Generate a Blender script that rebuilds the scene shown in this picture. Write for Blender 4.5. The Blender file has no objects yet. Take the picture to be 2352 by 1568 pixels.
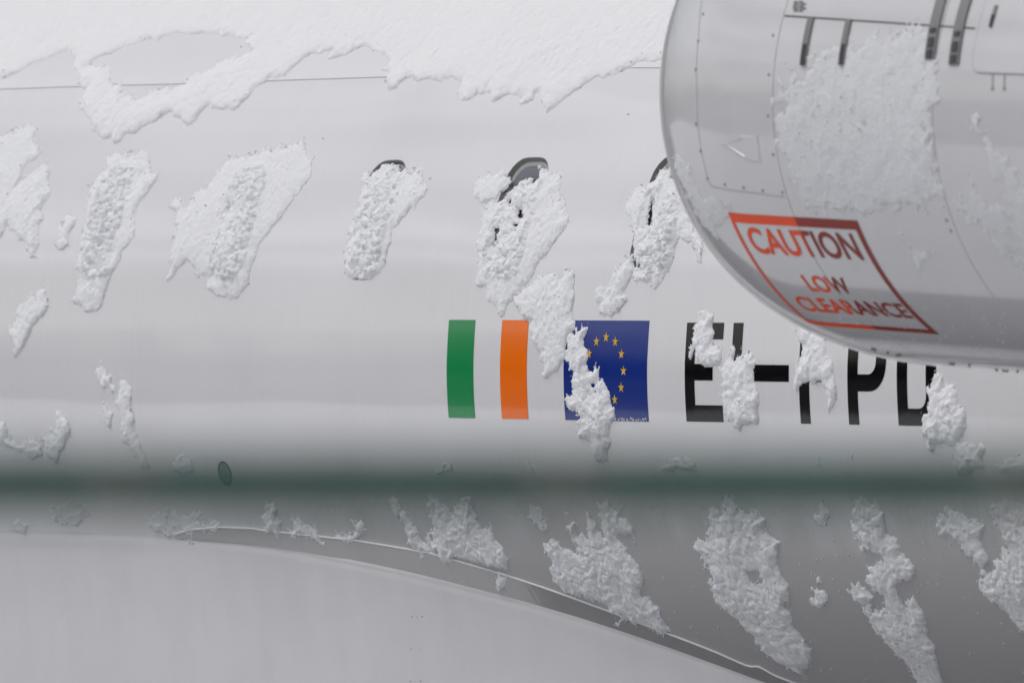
import bpy, bmesh, math, random
import numpy as np
from math import radians, degrees, sin, cos, pi, sqrt, atan2
from mathutils import Vector
from mathutils.geometry import tessellate_polygon

SC = bpy.context.scene
COL = SC.collection
random.seed(4)

# ------------------------------------------------------------------ camera
R = 1.345                       # fuselage radius, axis along X at y=0 z=0
GZ = -2.75                      # ground level
TH = radians(56.5)              # view direction off the fuselage's broadside
FPX, DIST, ZC = 22200.0, 27.3, 0.209
PITCH = -math.atan2(104, FPX)
CAM = np.array([DIST*sin(TH), -R-DIST*cos(TH), ZC])
FW = np.array([-sin(TH)*cos(PITCH), cos(TH)*cos(PITCH), sin(PITCH)])
RT = np.array([cos(TH), sin(TH), 0.0])
UP = np.cross(RT, FW)
cd = bpy.data.cameras.new('camera'); cam = bpy.data.objects.new('camera', cd); COL.objects.link(cam)
cam.location = CAM
cam.rotation_euler = Vector(FW).to_track_quat('-Z', 'Y').to_euler()
cd.sensor_fit = 'HORIZONTAL'; cd.sensor_width = 36.0; cd.lens = 36.0*FPX/2352.0
cd.clip_start = 0.1; cd.clip_end = 3000
cd.dof.use_dof = True; cd.dof.focus_distance = 26.9; cd.dof.aperture_fstop = 5.7
SC.camera = cam

# ------------------------------------------------------------------ sky, sun, exposure
W = bpy.data.worlds.new('World'); SC.world = W; W.use_nodes = True
wn, wl = W.node_tree.nodes, W.node_tree.links
bg = wn['Background']
sky = wn.new('ShaderNodeTexSky'); sky.sky_type = 'NISHITA'; sky.sun_disc = False
SUN_EL, SUN_AZ = radians(58), radians(212)
sky.sun_elevation = SUN_EL; sky.sun_rotation = SUN_AZ
sky.air_density = 1.0; sky.dust_density = 4.0; sky.ozone_density = 1.0
hs = wn.new('ShaderNodeHueSaturation'); hs.inputs['Saturation'].default_value = 0.34
wl.new(sky.outputs[0], hs.inputs['Color']); 
wtc = wn.new('ShaderNodeTexCoord'); wmp = wn.new('ShaderNodeMapping'); wmp.inputs['Scale'].default_value = (1.0, 1.0, 6.5)
wnz = wn.new('ShaderNodeTexNoise'); wnz.inputs['Scale'].default_value = 1.9; wnz.inputs['Detail'].default_value = 5
wl.new(wtc.outputs['Generated'], wmp.inputs['Vector']); wl.new(wmp.outputs[0], wnz.inputs['Vector'])
wmr = wn.new('ShaderNodeMapRange'); wmr.inputs['From Min'].default_value = .3; wmr.inputs['From Max'].default_value = .7
wmr.inputs['To Min'].default_value = .42; wmr.inputs['To Max'].default_value = 1.45; wl.new(wnz.outputs['Fac'], wmr.inputs['Value'])
wmx = wn.new('ShaderNodeVectorMath'); wmx.operation = 'SCALE'    # layered overcast cloud
wl.new(hs.outputs[0], wmx.inputs[0]); wl.new(wmr.outputs[0], wmx.inputs['Scale']); wl.new(wmx.outputs[0], bg.inputs['Color'])
bg.inputs['Strength'].default_value = 0.10
sl = bpy.data.lights.new('sun', 'SUN'); so = bpy.data.objects.new('sun', sl); COL.objects.link(so)
sl.energy = 0.9; sl.angle = radians(40); sl.color = (1.0, 0.99, 0.98)
sdv = Vector((sin(SUN_AZ)*cos(SUN_EL), cos(SUN_AZ)*cos(SUN_EL), sin(SUN_EL)))
so.rotation_euler = (-sdv).to_track_quat('-Z', 'Y').to_euler(); so.location = sdv*30
vs = SC.view_settings; vs.view_transform = 'Standard'; vs.look = 'None'; vs.gamma = 1.0
vs.use_curve_mapping = False; vs.exposure = -0.05
SC.render.engine = 'CYCLES'
SC.cycles.use_denoising = True
SC.cycles.max_bounces = 9; SC.cycles.diffuse_bounces = 7; SC.cycles.glossy_bounces = 3
SC.cycles.sample_clamp_indirect = 4.0

# ------------------------------------------------------------------ numeric noise
_rng = np.random.default_rng(11)
_T = _rng.random((256, 256)); _T2 = _rng.random((256, 256)); _T3 = _rng.random((256, 256))
def vnoise(x, y, T=_T):
    xi = np.floor(x).astype(int); yi = np.floor(y).astype(int)
    fx = x-xi; fy = y-yi; fx = fx*fx*fx*(fx*(fx*6-15)+10); fy = fy*fy*fy*(fy*(fy*6-15)+10)
    a = T[xi & 255, yi & 255]; b = T[(xi+1) & 255, yi & 255]
    c = T[xi & 255, (yi+1) & 255]; d = T[(xi+1) & 255, (yi+1) & 255]
    return (a*(1-fx)+b*fx)*(1-fy)+(c*(1-fx)+d*fx)*fy
def fbm(x, y, s, o=3, T=_T):
    v = 0; a = 1; n = 0
    for k in range(o):
        v = v+a*(vnoise(x/s+17.3*k, y/s+9.1*k, T)*2-1); n += a; a *= .5; s *= .5
    return v/n
def worley(x, y, s):
    x = x/s; y = y/s; xi = np.floor(x).astype(int); yi = np.floor(y).astype(int)
    f1 = np.full(x.shape, 9.0); f2 = np.full(x.shape, 9.0); idv = np.zeros(x.shape)
    for i in (-1, 0, 1):
        for j in (-1, 0, 1):
            cx = xi+i; cy = yi+j
            px = cx+.12+.76*_T2[cx & 255, cy & 255]; py = cy+.12+.76*_T3[cx & 255, cy & 255]
            d = np.sqrt((px-x)**2+(py-y)**2)
            nf = d < f1
            f2 = np.where(nf, f1, np.minimum(f2, d)); f1 = np.where(nf, d, f1)
            idv = np.where(nf, _T[cx & 255, cy & 255], idv)
    return f1, f2, idv

# ------------------------------------------------------------------ the two curved bodies
def cray(x, y):
    x = np.asarray(x, float); y = np.asarray(y, float)
    return FW+((x-1176)/FPX)[..., None]*RT-((y-784)/FPX)[..., None]*UP
def erf(x):
    s = np.sign(x); x = np.abs(x); t = 1/(1+.3275911*x)
    return s*(1-(((((1.061405429*t-1.453152027)*t)+1.421413741)*t-.284496736)*t+.254829592)*t*np.exp(-x*x))
class Fuselage:
    ref = R
    def dr(self, u, w):
        d = 0.0
        for ph0, slope, sg, k in ((31.0, .105, .06, 0), (11.0, .085, .05, 1), (2.0, -.025, .02, 2)):
            m = .55+.9*vnoise(u/.55+31*k, w*0+4.2+k, _T3)
            d = d+slope*m*sg*1.2533*(1+erf((w-R*radians(ph0))/(1.41421*sg)))
        return d+.0009*fbm(u, w*2.2, .55, 2, _T2)
    def pt(self, u, w, h=0.0):
        u, w = np.broadcast_arrays(np.asarray(u, float), np.asarray(w, float)); ph = w/R; r = R+self.dr(u, w)+h
        return np.stack([u, -r*np.cos(ph), r*np.sin(ph)], -1)
    def un(self, x, y, h=0.0):
        d = cray(x, y); rad = R+h
        for i in range(6):
            a = d[..., 1]**2+d[..., 2]**2; b = CAM[1]*d[..., 1]+CAM[2]*d[..., 2]; c = CAM[1]**2+CAM[2]**2-rad*rad
            t = (-b-np.sqrt(np.maximum(b*b-a*c, 0)))/a; p = CAM+t[..., None]*d
            w = np.arctan2(p[..., 2], -p[..., 1])*R; rad = R+h+self.dr(p[..., 0], w)
        return p[..., 0], w
class Nacelle:
    yc, zc, x0, rm, L, b, pw, sy, sz = -2.178, .718, 2.71, .664, .495, .189, 1.911, .038, -.042
    ref = .664
    def rad(self, x):
        t = np.clip((self.L-x)/self.L, 0, 1); r = self.rm-self.b*(1-(1-t**self.pw)**(1/self.pw))
        return r-np.where(x > 1.75, .075*np.clip(x-1.75, 0, 9)**1.6, 0)
    def pt(self, u, w, h=0.0):
        u, w = np.broadcast_arrays(np.asarray(u, float), np.asarray(w, float)); ph = w/self.ref
        e = 1e-3; sl = (self.rad(u+e)-self.rad(np.maximum(u-e, 0)))/(2*e); n = np.sqrt(1+sl*sl)
        r = self.rad(u)+h/n; ux = u-h*sl/n
        return np.stack([self.x0+ux, self.yc+self.sy*u-r*np.cos(ph), self.zc+self.sz*u+r*np.sin(ph)], -1)
    def un(self, x, y, h=0.0):
        d = cray(x, y); o = CAM-np.array([self.x0, self.yc, self.zc])
        oy = o[1]-self.sy*o[0]; oz = o[2]-self.sz*o[0]; dy = d[..., 1]-self.sy*d[..., 0]; dz = d[..., 2]-self.sz*d[..., 0]
        r = np.full(d.shape[:-1], self.rm)
        for i in range(50):
            a = dy**2+dz**2; b = oy*dy+oz*dz; c = oy*oy+oz*oz-r*r
            t = (-b-np.sqrt(np.maximum(b*b-a*c, 0)))/a; X = o[0]+t*d[..., 0]; r = .5*r+.5*(self.rad(X)+h)
        return X, np.arctan2(oz+t*dz, -(oy+t*dy))*self.ref
FU, NA = Fuselage(), Nacelle()

# photo crops used for measuring: (x0, y0, scale) -> 2352-wide photo coordinates
CR = {'D': (0, 0, 1), 'A': (0, 0, .3418), 'B': (803.9, 0, .3418), 'W1': (0, 373.2, .3418), 'W2': (746.5, 287.1, .3418),
      'L1': (0, 861.3, .3418), 'L2': (803.9, 861.3, .3418), 'L3': (1548.1, 861.3, .3418),
      'LL1': (0, 1032.4, .3418), 'LL2': (803.9, 1032.4, .3418), 'LL3': (1548.1, 1032.4, .3418),
      'F': (976.2, 631.6, .29297), 'N1': (1493, 0, .36523), 'N2': (1493, 402, .36523)}
def cv(k, pts):
    x0, y0, s = CR[k]; p = np.array(pts, float); return np.stack([x0+s*p[:, 0], y0+s*p[:, 1]], -1)
def on(surf, k, pts, h=0.0):
    p = cv(k, pts); u, w = surf.un(p[:, 0], p[:, 1], h); return np.stack([u, w], -1)

# ------------------------------------------------------------------ mesh helpers
def obj(name, verts, faces, mat, parent=None, smooth=True, mats=None, fmat=None):
    me = bpy.data.meshes.new(name)
    me.from_pydata([tuple(v) for v in verts] if not isinstance(verts, np.ndarray) else verts.tolist(), [],
                   faces if not isinstance(faces, np.ndarray) else faces.tolist())
    me.materials.append(mat)
    if mats:
        for m in mats: me.materials.append(m)
    if fmat is not None: me.polygons.foreach_set('material_index', np.asarray(fmat, dtype=np.int32))
    if smooth: me.polygons.foreach_set('use_smooth', np.ones(len(me.polygons), dtype=bool))
    me.update()
    o = bpy.data.objects.new(name, me); COL.objects.link(o)
    if parent is not None: o.parent = parent
    return o
def tag(o, label=None, cat=None, group=None, kind=None):
    for k, v in (('label', label), ('category', cat), ('group', group), ('kind', kind)):
        if v: o[k] = v
    return o
def gridfaces(nu, nv, closed=False):
    i, j = np.meshgrid(np.arange(nu-1), np.arange(nv-1), indexing='ij')
    a = i*nv+j
    return np.stack([a, a+nv, a+nv+1, a+1], -1).reshape(-1, 4)
def patch(name, surf, u0, u1, w0, w1, h, mat, parent, du=.03, dw=.02):
    us = np.linspace(u0, u1, max(2, int(abs(u1-u0)/du)+1)); ws = np.linspace(w0, w1, max(2, int(abs(w1-w0)/dw)+1))
    U, Wv = np.meshgrid(us, ws, indexing='ij')
    return obj(name, surf.pt(U, Wv, h).reshape(-1, 3), gridfaces(len(us), len(ws)), mat, parent)
def ribbon(name, surf, uw, width, h, mat, parent, step=.03, thick=0.0):
    """a thin strip that follows a surface along a polyline of (u, w); thick>0 gives it raised sides"""
    uw = np.asarray(uw, float); P = [uw[0]]
    for a, b in zip(uw[:-1], uw[1:]):
        n = max(1, int(np.hypot(*(b-a))/step))
        for k in range(1, n+1): P.append(a+(b-a)*k/n)
    P = np.array(P); t = np.gradient(P, axis=0); t /= np.maximum(np.linalg.norm(t, axis=1), 1e-9)[:, None]
    nrm = np.stack([-t[:, 1], t[:, 0]], -1)*width/2
    A = P+nrm; B = P-nrm; n = len(P)
    if thick:
        V = np.concatenate([surf.pt(A[:, 0], A[:, 1], h-thick), surf.pt(A[:, 0], A[:, 1], h), surf.pt(B[:, 0], B[:, 1], h), surf.pt(B[:, 0], B[:, 1], h-thick)])
        rows = 4
    else:
        V = np.concatenate([surf.pt(A[:, 0], A[:, 1], h), surf.pt(B[:, 0], B[:, 1], h)]); rows = 2
    F = [(r*n+k, r*n+k+1, (r+1)*n+k+1, (r+1)*n+k) for r in range(rows-1) for k in range(n-1)]
    if thick: F += [(0, n, 2*n, 3*n), (n-1, 4*n-1, 3*n-1, 2*n-1)]
    return obj(name, V, F, mat, parent, smooth=not thick)
def shape(name, surf, loops, h, mat, parent, step=.025, split_u=None, mat2=None, tris=None):
    """flat lettering or plates cut from (u, w) outlines and laid on a surface"""
    bm = bmesh.new()
    if tris is None:
        L = [[Vector((p[0], p[1], 0)) for p in lp] for lp in loops]
        vs_ = [bm.verts.new(p) for lp in L for p in lp]
        for t in tessellate_polygon(L):
            try: bm.faces.new([vs_[i] for i in t])
            except ValueError: pass
    else:
        vs_ = [bm.verts.new((p[0], p[1], 0)) for p in tris[0]]
        for t in tris[1]:
            try: bm.faces.new([vs_[i] for i in t])
            except ValueError: pass
    ws = [v.co.y for v in bm.verts]; us = [v.co.x for v in bm.verts]
    for ax, lo, hi in ((1, min(ws), max(ws)), (0, min(us), max(us))):
        k = math.ceil(lo/step)*step+1e-5
        while k < hi:
            co = Vector((k, 0, 0)) if ax == 0 else Vector((0, k, 0)); no = Vector((1, 0, 0)) if ax == 0 else Vector((0, 1, 0))
            bmesh.ops.bisect_plane(bm, geom=bm.verts[:]+bm.edges[:]+bm.faces[:], plane_co=co, plane_no=no); k += step
    if split_u is not None:
        bmesh.ops.bisect_plane(bm, geom=bm.verts[:]+bm.edges[:]+bm.faces[:], plane_co=(split_u, 0, 0), plane_no=(1, 0, 0))
    bmesh.ops.triangulate(bm, faces=bm.faces[:])
    bmesh.ops.recalc_face_normals(bm, faces=bm.faces[:])
    bm.verts.index_update()
    P = np.array([v.co[:2] for v in bm.verts]); F = []; fm = []
    for f in bm.faces:
        idx = [v.index for v in f.verts]
        if f.normal.z < 0: idx.reverse()
        F.append(idx); fm.append(1 if (split_u is not None and f.calc_center_median().x > split_u) else 0)
    bm.free()
    return obj(name, surf.pt(P[:, 0], P[:, 1], h), F, mat, parent, True, [mat2] if mat2 else None, fm if mat2 else None)
def plate(name, surf, poly, h, mat, parent, flat=True):
    """small raised solid cut from a (u, w) outline: top face and sides down to the surface"""
    poly = np.array(poly); n = len(poly)
    V = np.concatenate([surf.pt(poly[:, 0], poly[:, 1], h), surf.pt(poly[:, 0], poly[:, 1], -.003)])
    F = [tuple(range(n))]+[(k, k+n, (k+1) % n+n, (k+1) % n) for k in range(n)]
    return obj(name, V, F, mat, parent, smooth=False)
def disc(name, surf, u, w, r, h, mat, parent, n=10):
    a = np.linspace(0, 2*pi, n, endpoint=False)
    return plate(name, surf, np.stack([u+r*np.cos(a), w+r*np.sin(a)], -1), h, mat, parent)
def rrect(u0, u1, w0, w1, r, n=5):
    P = []
    for cx, cy, a0 in ((u1-r, w1-r, 0), (u0+r, w1-r, 90), (u0+r, w0+r, 180), (u1-r, w0+r, 270)):
        for k in range(n+1):
            a = radians(a0+90*k/n); P.append((cx+r*cos(a), cy+r*sin(a)))
    return P

# ------------------------------------------------------------------ materials
def mat(name, col, rough=.5, spec=.5, metal=0.0):
    m = bpy.data.materials.new(name); m.use_nodes = True
    b = m.node_tree.nodes['Principled BSDF']
    b.inputs['Base Color'].default_value = (*col, 1); b.inputs['Roughness'].default_value = rough
    b.inputs['Specular IOR Level'].default_value = spec; b.inputs['Metallic'].default_value = metal
    return m
def nodes(m): return m.node_tree.nodes, m.node_tree.links, m.node_tree.nodes['Principled BSDF']
def coords(n, l, scale):
    tc = n.new('ShaderNodeTexCoord'); mp = n.new('ShaderNodeMapping'); mp.inputs['Scale'].default_value = scale
    l.new(tc.outputs['Object'], mp.inputs['Vector']); return mp.outputs[0]
def noise(n, l, vec, scale, detail=3, rough=.5):
    t = n.new('ShaderNodeTexNoise'); t.inputs['Scale'].default_value = scale; t.inputs['Detail'].default_value = detail
    t.inputs['Roughness'].default_value = rough; l.new(vec, t.inputs['Vector']); return t.outputs['Fac']
def ramp(n, l, f, stops):
    r = n.new('ShaderNodeValToRGB'); e = r.color_ramp.elements
    while len(e) < len(stops): e.new(.5)
    for k, (p, c) in enumerate(stops): e[k].position = p; e[k].color = (*c, 1)
    l.new(f, r.inputs[0]); return r.outputs[0]
def bump(n, l, b, f, strength, dist):
    bp = n.new('ShaderNodeBump'); bp.inputs['Strength'].default_value = strength; bp.inputs['Distance'].default_value = dist
    l.new(f, bp.inputs['Height'])
    l.new(bp.outputs[0], b.inputs['Normal']); return bp
def paint(name, c0, c1, rough, streak=(60, 1.2, 1.2), bs=.018, coat=.7, low_grey=None):
    """gloss aircraft paint: faint wash streaks round the body, faint blotchy dirt, optional greyer underside, fine orange peel"""
    m = mat(name, c0, rough); n, l, b = nodes(m)
    v = coords(n, l, streak); f = noise(n, l, v, 1.0, 4, .6)
    v2 = coords(n, l, (1, 1, 1)); f2 = noise(n, l, v2, 2.3, 4, .6)
    mx = n.new('ShaderNodeMath'); mx.operation = 'MULTIPLY_ADD'; l.new(f, mx.inputs[0]); mx.inputs[1].default_value = .5
    l.new(f2, mx.inputs[2])
    l.new(ramp(n, l, mx.outputs[0], [(.45, c1), (.85, c0)]), b.inputs['Base Color'])
    if low_grey:  # paint turns greyer and less glossy towards the bottom
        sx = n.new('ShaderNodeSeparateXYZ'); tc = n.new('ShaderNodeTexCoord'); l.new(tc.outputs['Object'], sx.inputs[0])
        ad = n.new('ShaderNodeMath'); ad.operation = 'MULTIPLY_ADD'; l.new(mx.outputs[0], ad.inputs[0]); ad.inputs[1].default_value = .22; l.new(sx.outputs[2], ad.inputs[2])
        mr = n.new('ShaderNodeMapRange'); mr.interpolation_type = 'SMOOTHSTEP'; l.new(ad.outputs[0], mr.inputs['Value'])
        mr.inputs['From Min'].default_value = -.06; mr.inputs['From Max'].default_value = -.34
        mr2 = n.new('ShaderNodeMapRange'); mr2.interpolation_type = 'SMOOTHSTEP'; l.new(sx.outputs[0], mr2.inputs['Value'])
        mr2.inputs['From Min'].default_value = -2.9; mr2.inputs['From Max'].default_value = -.4    # greyer tone fades in going aft
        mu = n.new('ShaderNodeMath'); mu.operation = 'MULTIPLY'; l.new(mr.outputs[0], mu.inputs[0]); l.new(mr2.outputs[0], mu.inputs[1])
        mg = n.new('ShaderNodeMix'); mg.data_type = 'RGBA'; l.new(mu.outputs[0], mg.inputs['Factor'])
        l.new(b.inputs['Base Color'].links[0].from_socket, mg.inputs['A']); mg.inputs['B'].default_value = (*low_grey, 1)
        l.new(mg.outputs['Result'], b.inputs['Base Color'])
    if low_grey:
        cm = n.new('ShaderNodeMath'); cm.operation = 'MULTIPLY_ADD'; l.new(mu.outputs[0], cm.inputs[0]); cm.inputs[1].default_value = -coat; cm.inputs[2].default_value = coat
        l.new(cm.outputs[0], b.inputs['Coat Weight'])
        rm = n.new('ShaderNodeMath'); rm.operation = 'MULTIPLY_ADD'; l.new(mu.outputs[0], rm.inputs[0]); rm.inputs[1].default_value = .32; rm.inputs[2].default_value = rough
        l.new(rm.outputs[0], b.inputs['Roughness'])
    b.inputs['Coat Weight'].default_value = coat; b.inputs['Coat Roughness'].default_value = .06
    bump(n, l, b, f, bs, .002)
    return m
M = {}
M['paint'] = paint('white_paint', (.80, .80, .82), (.765, .765, .79), .09, low_grey=(.44, .44, .45))
M['paint_top'] = paint('lifted_white_paint', (.86, .86, .88), (.83, .83, .85), .09)  # whiter base colour stands in for stronger sky light on the upper skin
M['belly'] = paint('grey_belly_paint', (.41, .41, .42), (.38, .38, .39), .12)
M['cowl'] = paint('cowl_paint', (.68, .68, .70), (.64, .64, .66), .12, (8, 8, 8), .02)
M['fair'] = paint('fairing_paint', (.70, .70, .72), (.64, .64, .66), .14, (9, .15, .12), .03)  # colour streaks stand in for soft upright reflections on the fairing
M['lip'] = mat('lip_metal', (.62, .62, .64), .28, .5, .7)
M['groove'] = mat('groove_dark', (.10, .10, .105), .6)
M['screw'] = mat('screw_grey', (.30, .30, .305), .5); M['faint'] = mat('seam_grey', (.46, .46, .47), .5)
M['latch'] = mat('latch_metal', (.26, .25, .255), .42, .5, .45)
M['latchd'] = mat('latch_dark', (.06, .06, .065), .5)
M['ink'] = mat('placard_ink', (.05, .05, .055), .5)
M['black'] = paint('registration_black', (.005, .005, .006), (.004, .004, .005), .08, coat=.3)
M['green'] = paint('flag_green', (.010, .285, .085), (.009, .265, .078), .16)
M['orange'] = paint('flag_orange', (1.0, .180, .001), (.98, .170, .001), .16)
M['blue'] = paint('flag_blue', (.006, .030, .245), (.005, .027, .225), .16)
M['gold'] = mat('star_gold', (.72, .43, .015), .3)
M['sealant'] = mat('white_sealant', (.78, .78, .79), .6)
M['reveal'] = mat('window_reveal', (.20, .195, .19), .5)
M['bezel'] = mat('window_bezel', (.33, .335, .35), .35)
M['pane'] = mat('window_pane', (.16, .17, .195), .08)
M['dark'] = mat('engine_dark', (.03, .03, .032), .6)
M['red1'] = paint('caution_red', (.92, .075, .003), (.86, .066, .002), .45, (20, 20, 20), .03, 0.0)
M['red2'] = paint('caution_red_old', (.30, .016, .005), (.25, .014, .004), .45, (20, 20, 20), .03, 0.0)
# green coated rail
m = mat('green_rail', (.012, .045, .035), .45); M['rail'] = m
n, l, b = nodes(m); l.new(ramp(n, l, noise(n, l, coords(n, l, (9, 9, 9)), 1, 3), [(.35, (.004, .062, .044)), (.7, (.008, .092, .066))]), b.inputs['Base Color'])
M['clamp'] = mat('weathered_clamp', (.15, .18, .16), .6)
# snow
def snowmat(name, c, fine):
    m = mat(name, c, .75, .25); n, l, b = nodes(m)
    b.inputs['Subsurface Weight'].default_value = 0.4; b.inputs['Subsurface Scale'].default_value = .006; b.inputs['Subsurface Radius'].default_value = (1.0, 1.0, 1.1)
    v = coords(n, l, (1, 1, 1))
    f = noise(n, l, v, fine, 5, .65)
    bump(n, l, b, f, .6, .005)
    return m
M['grain'] = mat('snow_grain', (.90, .905, .925), .8, .2)
M['snow'] = snowmat('snow', (.875, .885, .915), 110)
M['snowt'] = snowmat('snow_sheet', (.885, .89, .915), 90)
M['thin'] = snowmat('thin_wet_snow', (.76, .77, .795), 90)
M['slush'] = snowmat('wet_snow', (.80, .81, .835), 110)

# ------------------------------------------------------------------ ground, snow field and wood behind the camera (seen in the gloss paint)
m = mat('wet_asphalt', (.05, .05, .052), .35); M['asphalt'] = m; m.node_tree.nodes['Principled BSDF'].inputs['Roughness'].default_value = .9; m.node_tree.nodes['Principled BSDF'].inputs['Specular IOR Level'].default_value = .1
n, l, b = nodes(m); f = noise(n, l, coords(n, l, (1, 1, 1)), .35, 6, .6)
l.new(ramp(n, l, f, [(.42, (.045, .046, .048)), (.66, (.08, .08, .082)), (.8, (.14, .14, .142))]), b.inputs['Base Color'])
m = mat('trodden_snow', (.6, .6, .62), .7); M['gsnow'] = m
n, l, b = nodes(m); f = noise(n, l, coords(n, l, (1, 1, 1)), 1.1, 6, .65)
l.new(ramp(n, l, f, [(.3, (.62, .62, .64)), (.55, (.76, .765, .78)), (.75, (.84, .845, .86))]), b.inputs['Base Color'])
M['wood'] = mat('conifer_dark', (.035, .045, .035), .8)
G = 900
tag(obj('ground', [(-G, -G, GZ), (G, -G, GZ), (G, G, GZ), (-G, G, GZ)], [(0, 1, 2, 3)], M['asphalt'], smooth=False), kind='structure')
xs = np.linspace(-60, 60, 161)
edge = -16.2+1.3*fbm(xs, xs*0+3.3, 6.0, 4)
edge2 = -2.7+.7*fbm(xs, xs*0+8.3, 5.0, 4)
V = [(x, e, GZ+.03) for x, e in zip(xs, edge)]+[(x, e, GZ+.03) for x, e in zip(xs, edge2)]
k = len(xs)
tag(obj('snow_field', V, [(i, i+1, i+1+k, i+k) for i in range(k-1)], M['gsnow'], smooth=False), kind='structure')
V, F = [], []
for i in range(230):
    x = -290+i*1.7+random.uniform(-1, 1); y = -78-random.uniform(0, 14); hgt = random.uniform(10, 19); rr = random.uniform(1.8, 3.0)
    b0 = len(V); V += [(x+rr*cos(2*pi*k/7), y+rr*sin(2*pi*k/7), GZ+.6) for k in range(7)]+[(x+random.uniform(-.3, .3), y, GZ+hgt)]
    F += [(b0+k, b0+(k+1) % 7, b0+7) for k in range(7)]
tag(obj('conifer_wood', V, F, M['wood'], smooth=False), kind='stuff')

# ------------------------------------------------------------------ the airplane
PLANE = bpy.data.objects.new('airplane', None); COL.objects.link(PLANE); PLANE.location = (0, 0, 0)
tag(PLANE, 'white jet airliner with green, orange and blue flags and a caution sign on its engine', 'airplane')

# window places (photo coordinates of the middle of each window)
WC = [FU.un(np.float64(x), np.float64(501.0)) for x in (-62, 243, 549, 857, 1180, 1515)]
WCU = [float(a) for a, _ in WC]
WW0 = float(FU.un(np.float64(1180), np.float64(641))[1]); WW1 = float(FU.un(np.float64(1180), np.float64(363))[1])
WMID = (WW0+WW1)/2; WH = (WW1-WW0); WWD = .206; WR = .072
LAPW = float(FU.un(np.float64(440.), np.float64(185.))[1])

# side skin with real window openings
CU, CW = .17, WH/2+.05
ul = [-6.0]
for c in WCU+[None]:
    a = 6.0 if c is None else c-CU
    n_ = max(1, int((a-ul[-1])/.045)); ul += list(np.linspace(ul[-1], a, n_+1)[1:])
    if c is not None: ul += list(np.linspace(c-CU, c+CU, 11)[1:])
def seg(a, b, s): return list(np.linspace(a, b, max(2, int(abs(b-a)/s)+1)))
BW = float(FU.un(np.float64(1176.), np.float64(1113.))[1])
wl_ = seg(-R*radians(75), BW, .022)+seg(BW, WMID-CW, .022)[1:]+seg(WMID-CW, WMID+CW, .022)[1:]+seg(WMID+CW, LAPW, .014)[1:]
ul = np.array(ul); wl_ = np.array(wl_)
U, Wv = np.meshgrid(ul, wl_, indexing='ij'); nu, nv = U.shape
SV = FU.pt(U, Wv).reshape(-1, 3).tolist(); SF = []
def incell(i, j):
    uc = (ul[i]+ul[i+1])/2; wc = (wl_[j]+wl_[j+1])/2
    return abs(wc-WMID) < CW and any(abs(uc-c) < CU for c in WCU)
for i in range(nu-1):
    for j in range(nv-1):
        if not incell(i, j): SF.append((i*nv+j, (i+1)*nv+j, (i+1)*nv+j+1, i*nv+j+1))
def winloop(a, hw, hh, r):
    """point of a rounded rectangle in direction (dx, dy)"""
    dx, dy = a; lo, hi = 0.0, 1.0
    for _ in range(40):
        t = (lo+hi)/2; qx = abs(dx*t)-(hw-r); qy = abs(dy*t)-(hh-r)
        s = math.hypot(max(qx, 0), max(qy, 0))+min(max(qx, qy), 0)-r
        if s > 0: hi = t
        else: lo = t
    return dx*lo, dy*lo
for c in WCU:
    i0 = int(np.argmin(abs(ul-(c-CU)))); i1 = int(np.argmin(abs(ul-(c+CU))))
    j0 = int(np.argmin(abs(wl_-(WMID-CW)))); j1 = int(np.argmin(abs(wl_-(WMID+CW))))
    lp = [(i, j0) for i in range(i0, i1)]+[(i1, j) for j in range(j0, j1)]+[(i, j1) for i in range(i1, i0, -1)]+[(i0, j) for j in range(j1, j0, -1)]
    prev = [i*nv+j for i, j in lp]
    inner = [winloop((ul[i]-c, wl_[j]-WMID), WWD/2, WH/2, WR) for i, j in lp]
    for s in (.3, .6, .85, 1.0):
        cur = []
        for (i, j), q in zip(lp, inner):
            uu = (ul[i]-c)*(1-s)+q[0]*s+c; ww = (wl_[j]-WMID)*(1-s)+q[1]*s+WMID
            cur.append(len(SV)); SV.append(FU.pt(uu, ww).tolist())
        nn = len(lp)
        for k in range(nn): SF.append((prev[k], prev[(k+1) % nn], cur[(k+1) % nn], cur[k]))
        prev = cur
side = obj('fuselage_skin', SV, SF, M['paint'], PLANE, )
# upper skin lapping over the side skin, and belly and far side
us = np.linspace(-6, 6, 140)
ws = np.concatenate([[LAPW-.012, LAPW-.012, LAPW-.011], np.linspace(LAPW-.008, R*radians(180), 130)])
U, Wv = np.meshgrid(us, ws, indexing='ij'); H = np.full(U.shape, .0016); H[:, 0] = -.001
obj('upper_skin', FU.pt(U, Wv, H).reshape(-1, 3), gridfaces(*U.shape), M['paint_top'], PLANE)
ws = np.linspace(-R*radians(180), -R*radians(75), 60)
U, Wv = np.meshgrid(us, ws, indexing='ij')
obj('belly_skin', FU.pt(U, Wv).reshape(-1, 3), gridfaces(*U.shape), M['belly'], PLANE)
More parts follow.
